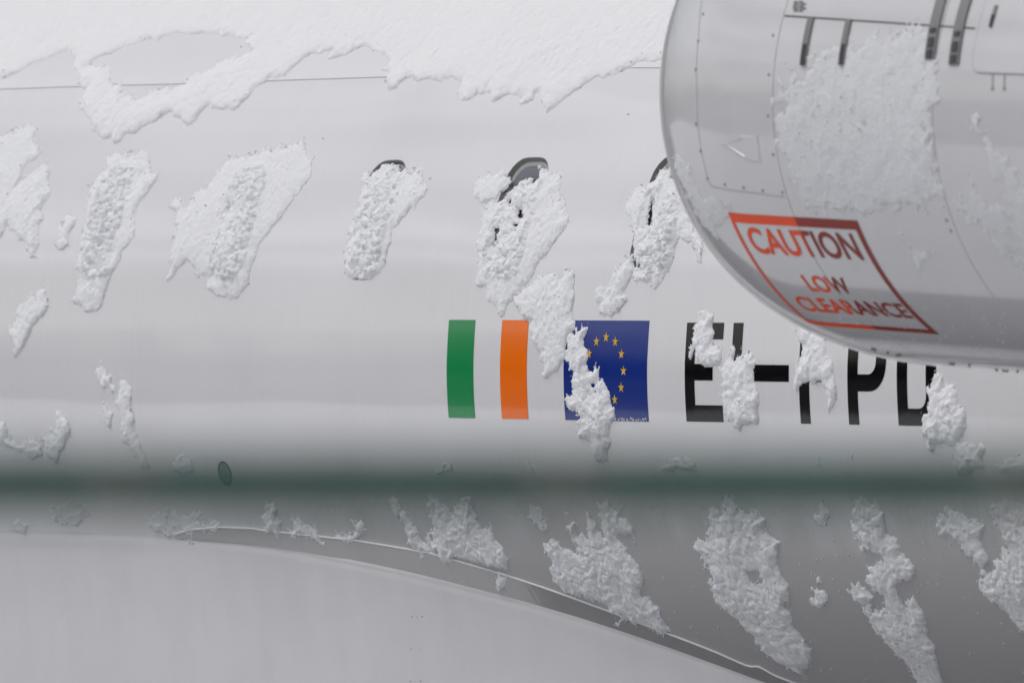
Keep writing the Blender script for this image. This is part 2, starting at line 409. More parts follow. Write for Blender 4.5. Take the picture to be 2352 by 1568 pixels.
# windows: reveal, seal, bezel, pane
for c in WCU:
    N = 48; ang = np.linspace(0, 2*pi, N, endpoint=False)
    def ring(hw, hh, r, h):
        q = np.array([winloop((.6*cos(a), .6*sin(a)), hw, hh, r) for a in ang])
        return FU.pt(c+q[:, 0], WMID+q[:, 1], h)
    def rings(rs, name, mt, parent, cap=False):
        Vv = np.concatenate([ring(*q) for q in rs]); Ff = []
        for k in range(len(rs)-1):
            Ff += [(k*N+i, k*N+(i+1) % N, (k+1)*N+(i+1) % N, (k+1)*N+i) for i in range(N)]
        if cap: Ff.append(tuple(range((len(rs)-1)*N, len(rs)*N)))
        return obj(name, Vv, Ff, mt, parent)
    a, b_ = WWD/2, WH/2
    wr = rings([(a+.001, b_+.001, WR, .0008), (a-.001, b_-.001, WR, -.001), (a-.003, b_-.003, WR-.003, -.008), (a-.010, b_-.009, WR-.008, -.011)], 'window', M['reveal'], PLANE)
    rings([(a-.010, b_-.008, WR-.008, -.0105), (a-.017, b_-.014, WR-.012, -.008), (a-.026, b_-.022, WR-.016, -.011)], 'bezel', M['bezel'], wr)
    rings([(a-.025, b_-.021, WR-.016, -.0115), (a-.06, b_-.06, .03, -.0115)], 'pane', M['pane'], wr, True)
# lap joint edge
ribbon('lap_seam', FU, [(-6, LAPW-.0135), (6, LAPW-.0135)], .0019, .0006, M['faint'], side, .1)

# flags
def du(x, y): return float(FU.un(np.float64(x), np.float64(y))[0])
def dw(x, y): return float(FU.un(np.float64(x), np.float64(y))[1])
FT, FB = dw(1300, 735.5), dw(1300, 964.0)
patch('flag_stripe', FU, du(1026.3, 850), du(1087.3, 850), FB, FT, .0008, M['green'], side)['label'] = 'green flag stripe'
patch('flag_stripe', FU, du(1148.8, 850), du(1210.0, 850), FB, FT, .0008, M['orange'], side)['label'] = 'orange flag stripe'
E0, E1 = du(1294.7, 850), du(1486.3, 850)
eu = patch('blue_flag', FU, E0, E1, FB, FT, .0008, M['blue'], PLANE)
eu['label'] = 'blue flag with a ring of gold stars'
cu, cw, fh = (E0+E1)/2, (FB+FT)/2, FT-FB
for k in range(12):
    a = radians(90-30*k); sx, sy = cu+fh/3*cos(a), cw+fh/3*sin(a); lp = []
    for q in range(10):
        rr = fh/18*(1 if q % 2 == 0 else .382); t = radians(90+36*q); lp.append((sx+rr*cos(t), sy+rr*sin(t)))
    shape('star', FU, [lp], .0015, M['gold'], eu)
# registration EI-FPD
LT, LB = dw(1620, 741), dw(1800, 971.5); ST = .047; BT = .0455
def rect(a, b, c, d): return [(a, c), (b, c), (b, d), (a, d)]
def letter(loops): return shape('registration_letter', FU, loops, .0008, M['black'], side)
e0 = du(1573, 850); e1 = du(1663.6, 745); em = du(1637, 855)
m0, m1 = dw(1600, 873), dw(1600, 835.5)
letter([[(e0, LB), (e1, LB), (e1, LB+BT), (e0+ST, LB+BT), (e0+ST, m0), (em, m0), (em, m1), (e0+ST, m1), (e0+ST, LT-BT), (e1, LT-BT), (e1, LT), (e0, LT)]])
i0 = du(1685.5, 745); letter([rect(i0, i0+ST, LB, LT)])
letter([rect(du(1725, 857), du(1812, 857), dw(1768, 876), dw(1768, 837.7))])
f0 = du(1835.6, 880); f1 = du(1926, 778); fm_ = f1-.045
letter([[(f0, LB), (f0+ST, LB), (f0+ST, m0), (fm_, m0), (fm_, m1), (f0+ST, m1), (f0+ST, LT-BT), (f1, LT-BT), (f1, LT), (f0, LT)]])
p0 = du(1946.6, 877); p1 = du(2036, 822); pb = dw(2000, 898.7)
def bowl(a, b, c, d, r, n=8):
    P = [(a, c), (b-r, c)]
    P += [(b-r+r*sin(t), c+r-r*cos(t)) for t in np.linspace(0, pi/2, n)[1:]]
    P += [(b-r+r*cos(t), d-r+r*sin(t)) for t in np.linspace(0, pi/2, n)]
    return P+[(a, d)]
out = [(p0, LB), (p0+ST, LB)]+bowl(p0+ST, p1, pb, LT, .075)[0:]+[(p0, LT)]
letter([out, bowl(p0+ST, p1-ST, pb+BT, LT-BT, .035)[::-1]])
d0 = du(2060, 877); d1 = du(2150.5, 840)
letter([bowl(d0, d1, LB, LT, .075), bowl(d0+ST, d1-ST, LB+BT, LT-BT, .035)[::-1]])

# oval cover on the lower side, small marks
ou, ow = FU.un(np.float64(517.), np.float64(1087.)); ou, ow = float(ou), float(ow)
a = np.linspace(0, 2*pi, 33)
disc('access_cover', FU, ou, ow, .034, .0008, M['bezel'], side, 24)
ribbon('cover_rim', FU, np.stack([ou+.034*np.cos(a), ow+.034*np.sin(a)], -1), .005, .001, M['ink'], side, .05)
for x, y in ((742, 318), (1443, 263)):
    disc('rivet', FU, du(x, y), dw(x, y), .003, .001, M['screw'], side, 8)

# belly fairing: edge curve traced, face drops almost straight from it
L2 = np.concatenate([cv('LL1', [(-700, 532), (0, 540), (550, 550), (950, 565), (1300, 588), (1500, 600), (1860, 640)]),
                     cv('LL2', [(0, 730), (430, 820), (1000, 965), (1400, 1075), (1800, 1200), (2352, 1390)]), cv('LL3', [(230, 1415), (650, 1567), (1000, 1690)])])
u2, w2 = FU.un(L2[:, 0], L2[:, 1])
L1 = np.concatenate([cv('LL1', [(1180, 566), (1280, 534), (1490, 517), (1700, 525), (1790, 540)]), cv('LL2', [(40, 605), (370, 660), (540, 690), (700, 735), (960, 810), (1060, 840), (1300, 920), (1500, 990), (1800, 1100), (2130, 1225), (2352, 1310)]),
                     cv('LL3', [(300, 1360), (480, 1440), (520, 1452), (570, 1448), (620, 1475), (680, 1510), (830, 1567), (950, 1610), (1100, 1680)])])
u1, w1 = FU.un(L1[:, 0], L1[:, 1])
us = np.linspace(-6.2, float(u2[-1])+.3, 150)
we = np.interp(us, u2, w2); we = np.where(us > u2[-1], w2[-1]-(us-u2[-1])*.35, we)
kk = np.ones(7)/7; we = np.convolve(np.pad(we, 3, mode='edge'), kk, 'valid')
P0 = FU.pt(us, we, np.interp(us, [-2.2, -1.0], [.0008, .004])); s = np.linspace(0, 1, 40); V = []
beta = np.radians(np.interp(s, [0, .05, .2, .4, .65, 1], [26, 14, 5, 5, 18, 75])); ds = 1.6/39
off = np.stack([np.cumsum(np.sin(beta))*ds, -np.cumsum(np.cos(beta))*ds], -1); off -= off[0]
V = np.stack([np.broadcast_to(P0[:, None, 0], (len(us), 40)), P0[:, None, 1]+off[None, :, 0], P0[:, None, 2]+off[None, :, 1]], -1)
V = np.concatenate([FU.pt(us, we+.004, -.003)[:, None, :], V], 1); s = np.concatenate([[0], s])
V[..., 1] += .004*fbm(V[..., 0], V[..., 2], .7, 2, _T2)*np.clip(s*6, 0, 1)[None, :]
fair = obj('belly_fairing', V.reshape(-1, 3), gridfaces(len(us), 41), M['fair'], PLANE)
# flange strip between the sealant bead and the fairing edge
um = np.linspace(max(u1[0], u2[0]), min(u1[-1], u2[-1]), 90)
A = np.interp(um, u1, w1); Bm = np.interp(um, us, we)-.004
V = np.concatenate([FU.pt(um, A, -.001), FU.pt(um, A, .004), FU.pt(um, Bm, .004)]); k = len(um)
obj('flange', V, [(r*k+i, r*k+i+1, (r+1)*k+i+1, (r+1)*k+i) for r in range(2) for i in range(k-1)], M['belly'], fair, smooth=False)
# sealant bead as a small tube
n8 = 8; V = []
uu = np.linspace(u1[0], u1[-1], 160); ww = np.interp(uu, u1, w1)
for k in range(n8):
    t = 2*pi*k/n8; V.append(FU.pt(uu, ww+.0034*cos(t), .003+.003*sin(t)))
V = np.concatenate(V); k = len(uu)
obj('sealant_bead', V, [(r*k+i, r*k+i+1, ((r+1) % n8)*k+i+1, ((r+1) % n8)*k+i) for r in range(n8) for i in range(k-1)], M['sealant'], fair)
def on_fair(x, y):
    d = cray(np.float64(x), np.float64(y)); best = None
    Pm = np.array([v.co[:] for v in fair.data.vertices]); rel = Pm-CAM; z = rel@FW
    px = 1176+FPX*(rel@RT)/z; py = 784-FPX*(rel@UP)/z
    k = int(np.argmin((px-x)**2+(py-y)**2)); depth = z[k]
    return CAM+d*depth
for cx, cy in ((452, 1120), (446, 1337), (440, 1553)):
    for dx in (-36, 0, 32):
        x, y = 803.9+.3418*(cx+dx), 1032.4+.3418*cy; p = on_fair(x, y)
        a = np.linspace(0, 2*pi, 8, endpoint=False)
        V = [(p[0]+.0018*cos(t), p[1]-.002, p[2]+.0018*sin(t)) for t in a]+[(p[0]+.0022*cos(t), p[1]+.002, p[2]+.0022*sin(t)) for t in a]
        obj('screw', V, [tuple(range(8))]+[(i, i+8, (i+1) % 8+8, (i+1) % 8) for i in range(8)], M['faint'], fair, smooth=False)

# ------------------------------------------------------------------ engine nacelle
nac = bpy.data.objects.new('engine_nacelle', None); COL.objects.link(nac); nac.parent = PLANE
RN = NA.ref
def sect(name, a, b, mt, n=24, wn_=160, h=0.0):
    xs_ = a+(b-a)*np.linspace(0, 1, n)**(1.6 if a < .05 else 1); xs_ = np.concatenate([[xs_[0], xs_[0]], [xs_[0]+.0012], xs_[1:-1], [xs_[-1]-.0012], [xs_[-1], xs_[-1]]])
    ws_ = np.linspace(-pi*RN, pi*RN, wn_); U, Wv = np.meshgrid(xs_, ws_, indexing='ij')
    H = np.full(U.shape, h); H[0] -= .012 if a > .05 else 0; H[-1] -= .012
    V = NA.pt(U, Wv, H); return obj(name, V.reshape(-1, 3), gridfaces(*U.shape), mt, nac)
XL = float(NA.un(np.float64(1526.), np.float64(250.))[0]); XS1, XS2 = .670, 1.303
sect('inlet_lip', 0.0, XL-.001, M['lip'], 26)
cowl = sect('inlet_cowl', XL+.001, XS1-.0016, M['cowl'], 26)
fan = sect('fan_cowl', XS1+.0016, XS2-.0016, M['cowl'], 20)
aft = sect('aft_cowl', XS2+.0016, 2.65, M['cowl'], 30)
sect('seam_liner', XL-.02, 2.6, M['groove'], 40, 160, -.009)
# inlet barrel, fan disc and nozzle plug
xs_ = np.array([0, .004, .012, .03, .07, .14, .3, .5]); r0 = float(NA.rad(np.float64(0)))
rr_ = r0-.055*np.array([0, .22, .4, .6, .8, .95, 1.0, .95])
a = np.linspace(-pi, pi, 97)
V = np.stack([np.broadcast_to((NA.x0+xs_)[:, None], (8, 97)), NA.yc+NA.sy*xs_[:, None]-rr_[:, None]*np.cos(a), NA.zc+NA.sz*xs_[:, None]+rr_[:, None]*np.sin(a)], -1)
obj('inlet_barrel', V.reshape(-1, 3), gridfaces(8, 97), M['lip'], nac)
c0 = (NA.x0+.5, NA.yc+.5*NA.sy, NA.zc+.5*NA.sz)
V = [(c0[0]-.18, c0[1], c0[2])]+[(c0[0], c0[1]-.42*cos(t), c0[2]+.42*sin(t)) for t in a[:-1]]
obj('fan_spinner', V, [(0, 1+i, 1+(i+1) % 96) for i in range(96)], M['dark'], nac)
c0 = (NA.x0+2.6, NA.yc+2.6*NA.sy, NA.zc+2.6*NA.sz)
V = [(c0[0]+.5, c0[1], c0[2])]+[(c0[0], c0[1]-.56*cos(t), c0[2]+.56*sin(t)) for t in a[:-1]]
obj('nozzle_plug', V, [(0, 1+(i+1) % 96, 1+i) for i in range(96)], M['dark'], nac)
# pylon to the fuselage (out of sight behind the nacelle)
V = []
for x, t in ((3.1, .01), (3.5, .09), (4.6, .10), (5.3, .01)):
    for y in (-1.0, -1.75):
        for sg in (-1, 1): V.append((x, y, .66+sg*t))
F = []
for i in range(3):
    q = i*4; F += [(q, q+4, q+6, q+2), (q+1, q+3, q+7, q+5), (q, q+1, q+5, q+4), (q+2, q+6, q+7, q+3)]
F += [(0, 2, 3, 1), (12, 13, 15, 14)]
obj('pylon', V, F, M['cowl'], PLANE)
def nn(k, pts): return on(NA, k, pts)
# longitudinal seam on the fan cowl
sm = nn('D', [(1802, 37), (2240, 66)])
ribbon('panel_seam', NA, sm, .0042, .0008, M['groove'], fan, .04)
# latches and placards
for pts, wd in (([(1865, 42), (1846, 150)], .022), ([(1952, 46), (1934, 148)], .020), ([(2174, -30), (2137, 137)], .036), ([(2232, -30), (2192, 150)], .036), ([(2291, 14), (2279, 58)], .012)):
    q = nn('D', pts); lt = ribbon('latch', NA, q, wd, .005, M['latch'], fan if pts[0][0] < 2130 else aft, .02, .008)
    d = q[1]-q[0]
    for t, hl in ((.78, .012), (.93, .010), (.62, .006)):
        c = q[0]+d*t; e = d/np.linalg.norm(d)*hl
        ribbon('latch_pin', NA, [c-e, c+e], wd*.55, .0075, M['latchd'], lt, .02, .004)
for x in (2281, 2308):
    q = nn('D', [(x, 170), (x-1, 204)]); ribbon('hinge_pin', NA, q, .0035, .0012, M['screw'], aft, .02)
    disc('screw', NA, float(q[1, 0]), float(q[1, 1]), .005, .0015, M['screw'], aft, 8)
random.seed(8)
for r_ in range(5):
    w_ = (22, 30, 26, 30, 22)[r_]; y0 = 5+r_*5.2
    x0_ = 1836-w_/2+random.uniform(-2, 2)
    for a_, b_ in ((0, .42), (.5, 1.0)):
        ribbon('placard_line', NA, nn('D', [(x0_+w_*a_, y0), (x0_+w_*b_, y0+.4)]), .0035, .0008, M['ink'], fan, .02)
# access panel outline on the inlet cowl with screws
q = nn('D', [(1616, -20), (1605, 80), (1600, 170), (1601, 240), (1607, 320), (1618, 380), (1626, 412), (1634, 428), (1660, 434), (1730, 443), (1804, 453)])
ribbon('panel_seam', NA, q, .0022, .0006, M['faint'], cowl, .02)
for x, y in ((1615, 33), (1604, 95), (1598, 160), (1599, 285), (1609, 347), (1625, 410), (1665, 424), (1708, 431), (1752, 438), (1797, 442), (1776, 82), (1766, 172), (1764, 266), (1776, 355)):
    p = nn('D', [(x, y)])[0]; disc('screw', NA, float(p[0]), float(p[1]), .0042, .0012, M['screw'], cowl, 8)
for x, y in ((2134, 216), (2140, 337), (2174, 506), (2184, 530), (2127, 105)):
    p = nn('D', [(x, y)])[0]; disc('screw', NA, float(p[0]), float(p[1]), .0045, .0012, M['screw'], fan, 8)
# flush triangular scoop: raised plate with a sunken ramp
o_ = nn('D', [(1655, 330), (1700, 309), (1740, 313), (1747, 372), (1720, 369), (1690, 352)])
t_ = nn('D', [(1664, 330), (1709, 316), (1713, 360)])
NPt = 3; cen = t_.mean(0)
o2 = o_; V = []; 
V = np.concatenate([NA.pt(o2[:, 0], o2[:, 1], -.002), NA.pt(o2[:, 0], o2[:, 1], .0018), NA.pt(t_[:, 0], t_[:, 1], .0035), NA.pt(t_[:, 0]+(cen[0]-t_[:, 0])*.12, t_[:, 1]+(cen[1]-t_[:, 1])*.12, np.array([.003, .0006, .0006]))])
F = [(i, (i+1) % 6, (i+1) % 6+6, i+6) for i in range(6)]
F += [(6, 7, 13, 12), (7, 8, 13), (8, 9, 13), (9, 14, 13), (9, 10, 14), (10, 11, 14), (11, 6, 12, 14)]
F += [(12, 13, 16, 15), (13, 14, 17, 16), (14, 12, 15, 17), (15, 16, 17)]
obj('air_scoop', V, F, M['cowl'], cowl, smooth=False)
# service door
dq = nn('D', [(2230, 160), (2246, 0), (2420, 176)])
door = rrect(float(dq[0, 0])+.004, float(dq[0, 0])+.62, float(dq[0, 1])-.006, float(dq[0, 1])+.42, .03)
shape('service_door', NA, [door], .0022, M['cowl'], aft, .03)
ribbon('panel_seam', NA, door+[door[0]], .0045, .0016, M['screw'], aft, .02)
# drain stubs and bolts along the keel
random.seed(3)
for x, y in ((1990, 797), (1996, 800), (2025, 806), (2048, 813), (2052, 812), (2168, 834), (2175, 835), (2212, 838), (2274, 850), (2290, 852), (2298, 852), (2322, 853), (2345, 856)):
    p = nn('D', [(x, y-4)])[0]; disc('drain_bolt', NA, float(p[0]), float(p[1])-.02, .0035, .004, M['screw'], aft if p[0] > XS2 else fan, 8)
# caution sign: red frame and lettering, older red aft of the seam
ca, cb, ct, cbm = .393, .922, -.2965, -.672

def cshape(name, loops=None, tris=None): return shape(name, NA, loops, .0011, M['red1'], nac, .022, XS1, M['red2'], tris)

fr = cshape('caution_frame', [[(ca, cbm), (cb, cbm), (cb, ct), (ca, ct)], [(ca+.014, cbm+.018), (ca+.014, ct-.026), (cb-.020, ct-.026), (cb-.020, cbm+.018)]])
def text(s, x0, x1, w0, w1):
    c = bpy.data.curves.new('t', 'FONT'); c.body = s; c.resolution_u = 6; c.fill_mode = 'FRONT' if hasattr(c, 'fill_mode') else c.fill_mode
    c.dimensions = '2D'; c.offset = .022
    o = bpy.data.objects.new('t', c); COL.objects.link(o)
    dg = bpy.context.evaluated_depsgraph_get(); me = bpy.data.meshes.new_from_object(o.evaluated_get(dg))
    P = np.array([v.co[:2] for v in me.vertices]); T = [tuple(p.vertices) for p in me.polygons]
    lo, hi = P.min(0), P.max(0)
    P = (P-lo)/(hi-lo); P[:, 0] = x0+P[:, 0]*(x1-x0); P[:, 1] = w0+P[:, 1]*(w1-w0)
    bpy.data.objects.remove(o); bpy.data.curves.remove(c); bpy.data.meshes.remove(me)
    q = cshape('caution_lettering', tris=(P, T)); q['label'] = 'red word '+s; return q
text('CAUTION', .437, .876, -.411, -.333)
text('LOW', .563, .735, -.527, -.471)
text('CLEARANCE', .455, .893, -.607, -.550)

# ------------------------------------------------------------------ snow
def polysd(U, Wv, poly):
    x = U.ravel(); y = Wv.ravel(); d2 = np.full(x.shape, 1e9); ins = np.zeros(x.shape, bool)
    n_ = len(poly)
    for k in range(n_):
        ax, ay = poly[k]; bx, by = poly[(k+1) % n_]; ex, ey = bx-ax, by-ay
        t = np.clip(((x-ax)*ex+(y-ay)*ey)/max(ex*ex+ey*ey, 1e-12), 0, 1)
        d2 = np.minimum(d2, (x-ax-t*ex)**2+(y-ay-t*ey)**2)
        c = ((ay > y) != (by > y))
        with np.errstate(divide='ignore', invalid='ignore'):
            c &= x < (bx-ax)*(y-ay)/(by-ay if by != ay else 1e-12)+ax
        ins ^= c
    d = np.sqrt(d2); return np.where(ins, d, -d).reshape(U.shape)
HS = .42
GR = np.random.default_rng(77)
def snow(name, surf, poly, label, H=.03, lump=.6, jag=.012, mt='snow', holes=(), res=(.0042, .0031), crack=0.0, group=None, us=None, ws=None, soft=1.0, fil=0.0, porous=0.0, base=0.0, grain=1.0, wincl=False, feather=1.0):
    H = H*HS; poly = np.asarray(poly, float); lo, hi = poly.min(0)-.02, poly.max(0)+.02
    if us is None: us = np.arange(lo[0], hi[0]+res[0], res[0])
    if ws is None: ws = np.arange(lo[1], hi[1]+res[1], res[1])
    U, Wv = np.meshgrid(us, ws, indexing='ij')
    # domain warp so lumps are not regular
    wx = U+.012*fbm(U, Wv, .06, 2, _T2); wy = Wv+.012*fbm(U+5, Wv, .06, 2, _T3)
    sd = polysd(U, Wv, poly)
    for hp in holes: sd = np.minimum(sd, -polysd(U, Wv, np.asarray(hp, float)))
    gy_ = np.gradient(sd, us, axis=0), np.gradient(sd, ws, axis=1)
    steep = np.clip(.5+.75*(-gy_[0]*.65+gy_[1]*.75), 0, 1)
    if surf is NA: steep = steep*.1
    sd = sd+jag*fbm(U, Wv, .05, 3, _T2)+jag*.6*fbm(U, Wv, .018, 3, _T3)
    sd = sd+feather*(1-steep)*(.013*fbm(U, Wv, .024, 2, _T)+.013*fbm(U+3, Wv, .011, 2, _T2))
    if porous: sd = np.minimum(sd, .012*(fbm(U, Wv, .045, 4, _T)+.75-porous))
    bl = 0.0; nb = 0.0; vr = np.random.default_rng(sum(map(ord, label))); ks = vr.uniform(.75, 1.5); kf = vr.uniform(.6, 1.3)
    for sc_, am in ((.070, .55), (.034, .8), (.017, .8)):
        # rounded lumps with creases between them, drawn out along the slope of the slide
        sc_ = sc_*ks; qx = wx+.35*wy; qy = wy*.8-.2*wx
        v_ = np.abs(fbm(qx+sc_*7, qy, sc_, 1, _T)*.7+fbm(qx, qy+sc_*3, sc_*.55, 1, _T2)*.3)
        bl = bl+am*np.clip(v_*1.9, 0, 1)**.65; nb += am
    bl = bl/nb
    big = .5+.5*fbm(U, Wv, .14, 3, _T3)
    inw = np.zeros(U.shape)
    if surf is FU and wincl:
        for c_ in WCU:
            qx_ = np.abs(U-c_)-(WWD/2-WR); qy_ = np.abs(Wv-WMID)-(WH/2-WR)
            dd = WR-np.hypot(np.maximum(qx_, 0), np.maximum(qy_, 0))-np.minimum(np.maximum(qx_, qy_), 0)
            inw = np.maximum(inw, np.clip((dd+.004+.010*fbm(U, Wv, .04, 2, _T3))/.014, 0, 1))
        lumpf = lump*(.4+.6*inw); Hf = H*(.55+1.0*inw)
    else: lumpf = lump; Hf = H
    h = Hf*((1-lumpf)*(.6+.6*big)+lumpf*bl*(.75+.9*big))-.0078*inw
    if crack:
        f1, f2, idv = worley(wx+.02*fbm(U, Wv, .03, 2, _T), wy, .055)
        h = h-crack*(.003+.009*inw)*np.exp(-((f2-f1)/.055)**2)*np.clip(fbm(U, Wv, .16, 2)*1.8+.45, 0, 1)*(.25+.75*inw)
        g1, g2, idg = worley(wx+.012*fbm(U, Wv, .02, 2, _T), wy*1.3-.3*wx, .026)
        h = h-crack*.0065*inw*np.exp(-((g2-g1)/.11)**2)*np.clip(fbm(U, Wv, .09, 2, _T3)*2+.6, 0, 1)
    if wincl: h = np.maximum(h, -.0104)
    h = h+kf*(.0022+.0016*inw)*(fbm(U, Wv, .015, 3, _T2))*soft*min(1, H/.012)
    if fil: h = h*(1+fil*fbm(U*1.0, Wv*.22, .012, 2, _T2))
    wdt = np.maximum(H*(.8*steep+2.6*(1-steep)), .007)
    prof = 1-np.exp(-np.clip(sd, 0, 1)/wdt)
    h = np.where(sd > 0, np.where(h > 0, h*prof, h)+base*np.clip(sd/.004, 0, 1), np.maximum(sd*1.2, -.004)-.0006)
    inside = sd > 0
    P = surf.pt(U+.003*soft*fbm(U, Wv, .013, 2, _T)*np.clip(h/.02, 0, 1), Wv+.003*soft*fbm(U+9, Wv, .013, 2, _T3)*np.clip(h/.02, 0, 1), h)
    ny = len(ws); q = inside[:-1, :-1] | inside[1:, :-1] | inside[:-1, 1:] | inside[1:, 1:]
    ii, jj = np.nonzero(q); a = ii*ny+jj
    F = np.stack([a, a+ny, a+ny+1, a+1], -1)
    if not len(F): return None
    used, inv = np.unique(F.ravel(), return_inverse=True)
    VV = P.reshape(-1, 3)[used]; FF = inv.reshape(-1, 4).tolist()
    if grain:
        # crumbs frozen onto the surface and round the rim
        gi, gj = np.nonzero(sd > -.003); cell = abs((us[1]-us[0])*(ws[1]-ws[0]))
        if name == 'snow_sheet':
            k_ = (sd[gi, gj] < .03) & (ws[gj] < R*radians(56)) & (us[gi] < 1.7) & (us[gi] > -3.9); gi, gj = gi[k_], gj[k_]; cell = .0065*.0042
        pr = np.clip(grain*60000*cell*(.03+.7*np.exp(-np.maximum(sd[gi, gj], 0)/.004)), 0, 1)
        kk_ = GR.random(len(gi)) < pr; gi, gj = gi[kk_], gj[kk_]; m_ = len(gi)
        rr_ = np.minimum(.0013*np.exp(.45*GR.normal(size=m_)), .0048)
        up_ = surf.pt(U[gi, gj], Wv[gi, gj], 1.0)-surf.pt(U[gi, gj], Wv[gi, gj], 0.0)
        cc_ = P[gi, gj]+up_*(rr_*GR.uniform(-.2, .9, m_))[:, None]+GR.normal(size=(m_, 3))*.0014
        oc = np.array([(1, 0, 0), (-1, 0, 0), (0, 1, 0), (0, -1, 0), (0, 0, 1), (0, 0, -1)], float)
        ov = cc_[:, None, :]+rr_[:, None, None]*(oc[None]*GR.uniform(.7, 1.5, (m_, 6, 1))+GR.normal(size=(m_, 6, 3))*.22)
        of = np.array([(0, 2, 4), (2, 1, 4), (1, 3, 4), (3, 0, 4), (2, 0, 5), (1, 2, 5), (3, 1, 5), (0, 3, 5)])
        FF += (len(VV)+6*np.arange(m_)[:, None, None]+of[None]).reshape(-1, 3).tolist()
        VV = np.concatenate([VV, ov.reshape(-1, 3)])
    nq = len(FF)-(8*m_ if grain else 0)
    o = obj(name, VV, FF, M[mt], mats=[M['grain']], fmat=[0]*nq+[1]*(len(FF)-nq))
    return tag(o, label, 'snow', group)
def S(k, pts, label, name='snow_clump', **kw):
    hh = kw.get('H', .03)*HS*.5
    kw['holes'] = [on(FU, hk, hp, hh) for hk, hp in kw.get('holes', ())]
    return snow(name, FU, on(FU, k, pts, hh), label, **kw)

# the sheet on the crown
edge = np.concatenate([cv('A', [(0, 540), (70, 525), (130, 485), (210, 435), (300, 405), (380, 375), (450, 345), (510, 400), (490, 470), (530, 490), (520, 560), (570, 600), (545, 690), (540, 740), (570, 790), (600, 830), (610, 880), (650, 895), (680, 945), (740, 930), (760, 975), (800, 950), (850, 910), (900, 905), (960, 870), (1020, 830), (1080, 790), (1140, 770), (1200, 795), (1250, 855), (1290, 835), (1340, 780), (1400, 715), (1430, 730), (1500, 745), (1560, 755), (1610, 720), (1650, 670), (1700, 610), (1760, 570), (1820, 530), (1870, 540), (1950, 480), (2050, 400), (2150, 350), (2230, 345), (2200, 410), (2280, 380), (2352, 355)]),
    cv('B', [(80, 325), (200, 355), (245, 380), (250, 430), (170, 475), (250, 495), (255, 560), (250, 610), (300, 590), (380, 530), (450, 540), (520, 530), (600, 555), (680, 520), (740, 550), (735, 620), (750, 690), (800, 670), (860, 620), (900, 625), (920, 590), (960, 640), (970, 680), (1020, 650), (1080, 620), (1100, 665), (1150, 650), (1140, 715), (1200, 690), (1235, 680), (1250, 630), (1280, 660), (1325, 755), (1380, 720), (1430, 680), (1500, 630), (1580, 570), (1650, 515), (1720, 520), (1800, 490), (1880, 450), (1950, 420), (2060, 420), (2300, 400), (2900, 420), (3600, 380)])])
eu_, ew_ = FU.un(edge[:, 0], edge[:, 1])
poly = [(-4.6, float(ew_[0])-.05)]+list(zip(eu_.tolist(), ew_.tolist()))+[(4.2, float(ew_[-1])), (4.2, R*radians(125)), (-4.6, R*radians(125))]
oval = on(FU, 'A', [(590, 440), (650, 400), (740, 365), (830, 320), (920, 290), (1000, 270), (1050, 290), (1110, 245), (1200, 235), (1320, 245), (1420, 225), (1500, 250), (1600, 260), (1660, 270), (1640, 300), (1690, 350), (1640, 375), (1560, 395), (1490, 405), (1440, 440), (1380, 480), (1320, 500), (1250, 545), (1180, 580), (1100, 600), (1010, 615), (940, 650), (880, 640), (820, 600), (770, 580), (745, 540), (760, 450), (700, 435), (620, 430)])
wmin = float(ew_.min())-.03
ws_ = np.concatenate([np.arange(wmin, R*radians(56), .0042), R*radians(56)+np.cumsum(np.linspace(.006, .08, 36))])
us_ = np.concatenate([np.linspace(-4.65, -3.9, 40)[:-1], np.arange(-3.9, 1.7, .0065), np.linspace(1.7, 4.25, 120)])
snow('snow_sheet', FU, poly, 'smooth thick sheet of snow over the crown of the white fuselage', H=.032, lump=.38, jag=.012, mt='snowt', grain=.5, holes=[oval], us=us_, ws=ws_, soft=.7)

# clumps over the windows
S('D', [(-90, 330), (-40, 315), (0, 303), (20, 294), (40, 285), (80, 286), (80, 300), (73, 318), (82, 335), (87, 350), (78, 362), (55, 375), (45, 400), (30, 420), (20, 450), (10, 480), (0, 545), (-60, 560), (-110, 500)], 'snow clump cut by the left picture edge, its upper lobe above the others', H=.032, crack=.5, wincl=True)
S('W1', [(240, 20), (300, -10), (330, 40), (320, 110), (340, 190), (320, 230), (290, 260), (270, 310), (280, 370), (250, 420), (250, 520), (235, 600), (240, 635), (200, 640), (170, 590), (150, 520), (110, 500), (60, 450), (40, 400), (0, 500), (-120, 480), (-120, 330), (0, 270), (60, 190), (110, 130), (160, 90)], 'pointed snow slab hanging down beside the left picture edge', H=.03, lump=.4)
S('W1', [(430, 360), (480, 350), (505, 380), (490, 430), (460, 470), (465, 550), (430, 570), (390, 590), (375, 560), (400, 510), (390, 450), (415, 410)], 'small lone snow lump left of the leftmost whole window clump', H=.022)
S('W1', [(700, -62), (780, -77), (840, -62), (920, -82), (985, -82), (1000, -32), (1005, 18), (1045, 68), (1010, 148), (960, 218), (900, 308), (885, 360), (890, 440), (880, 510), (840, 550), (800, 600), (785, 640), (740, 740), (720, 800), (690, 900), (670, 960), (600, 985), (520, 970), (470, 930), (480, 850), (500, 790), (520, 740), (502, 700), (505, 630), (520, 560), (545, 430), (560, 330), (575, 200), (600, 150), (640, 100), (680, 30)], 'narrow crumbly snow column over the second cabin window from the left', H=.042, lump=.75, crack=.8, wincl=True, holes=[('W1', [(722, 598), (748, 594), (742, 616)]), ('W1', [(925, 50), (942, 55), (930, 100), (918, 100)])])
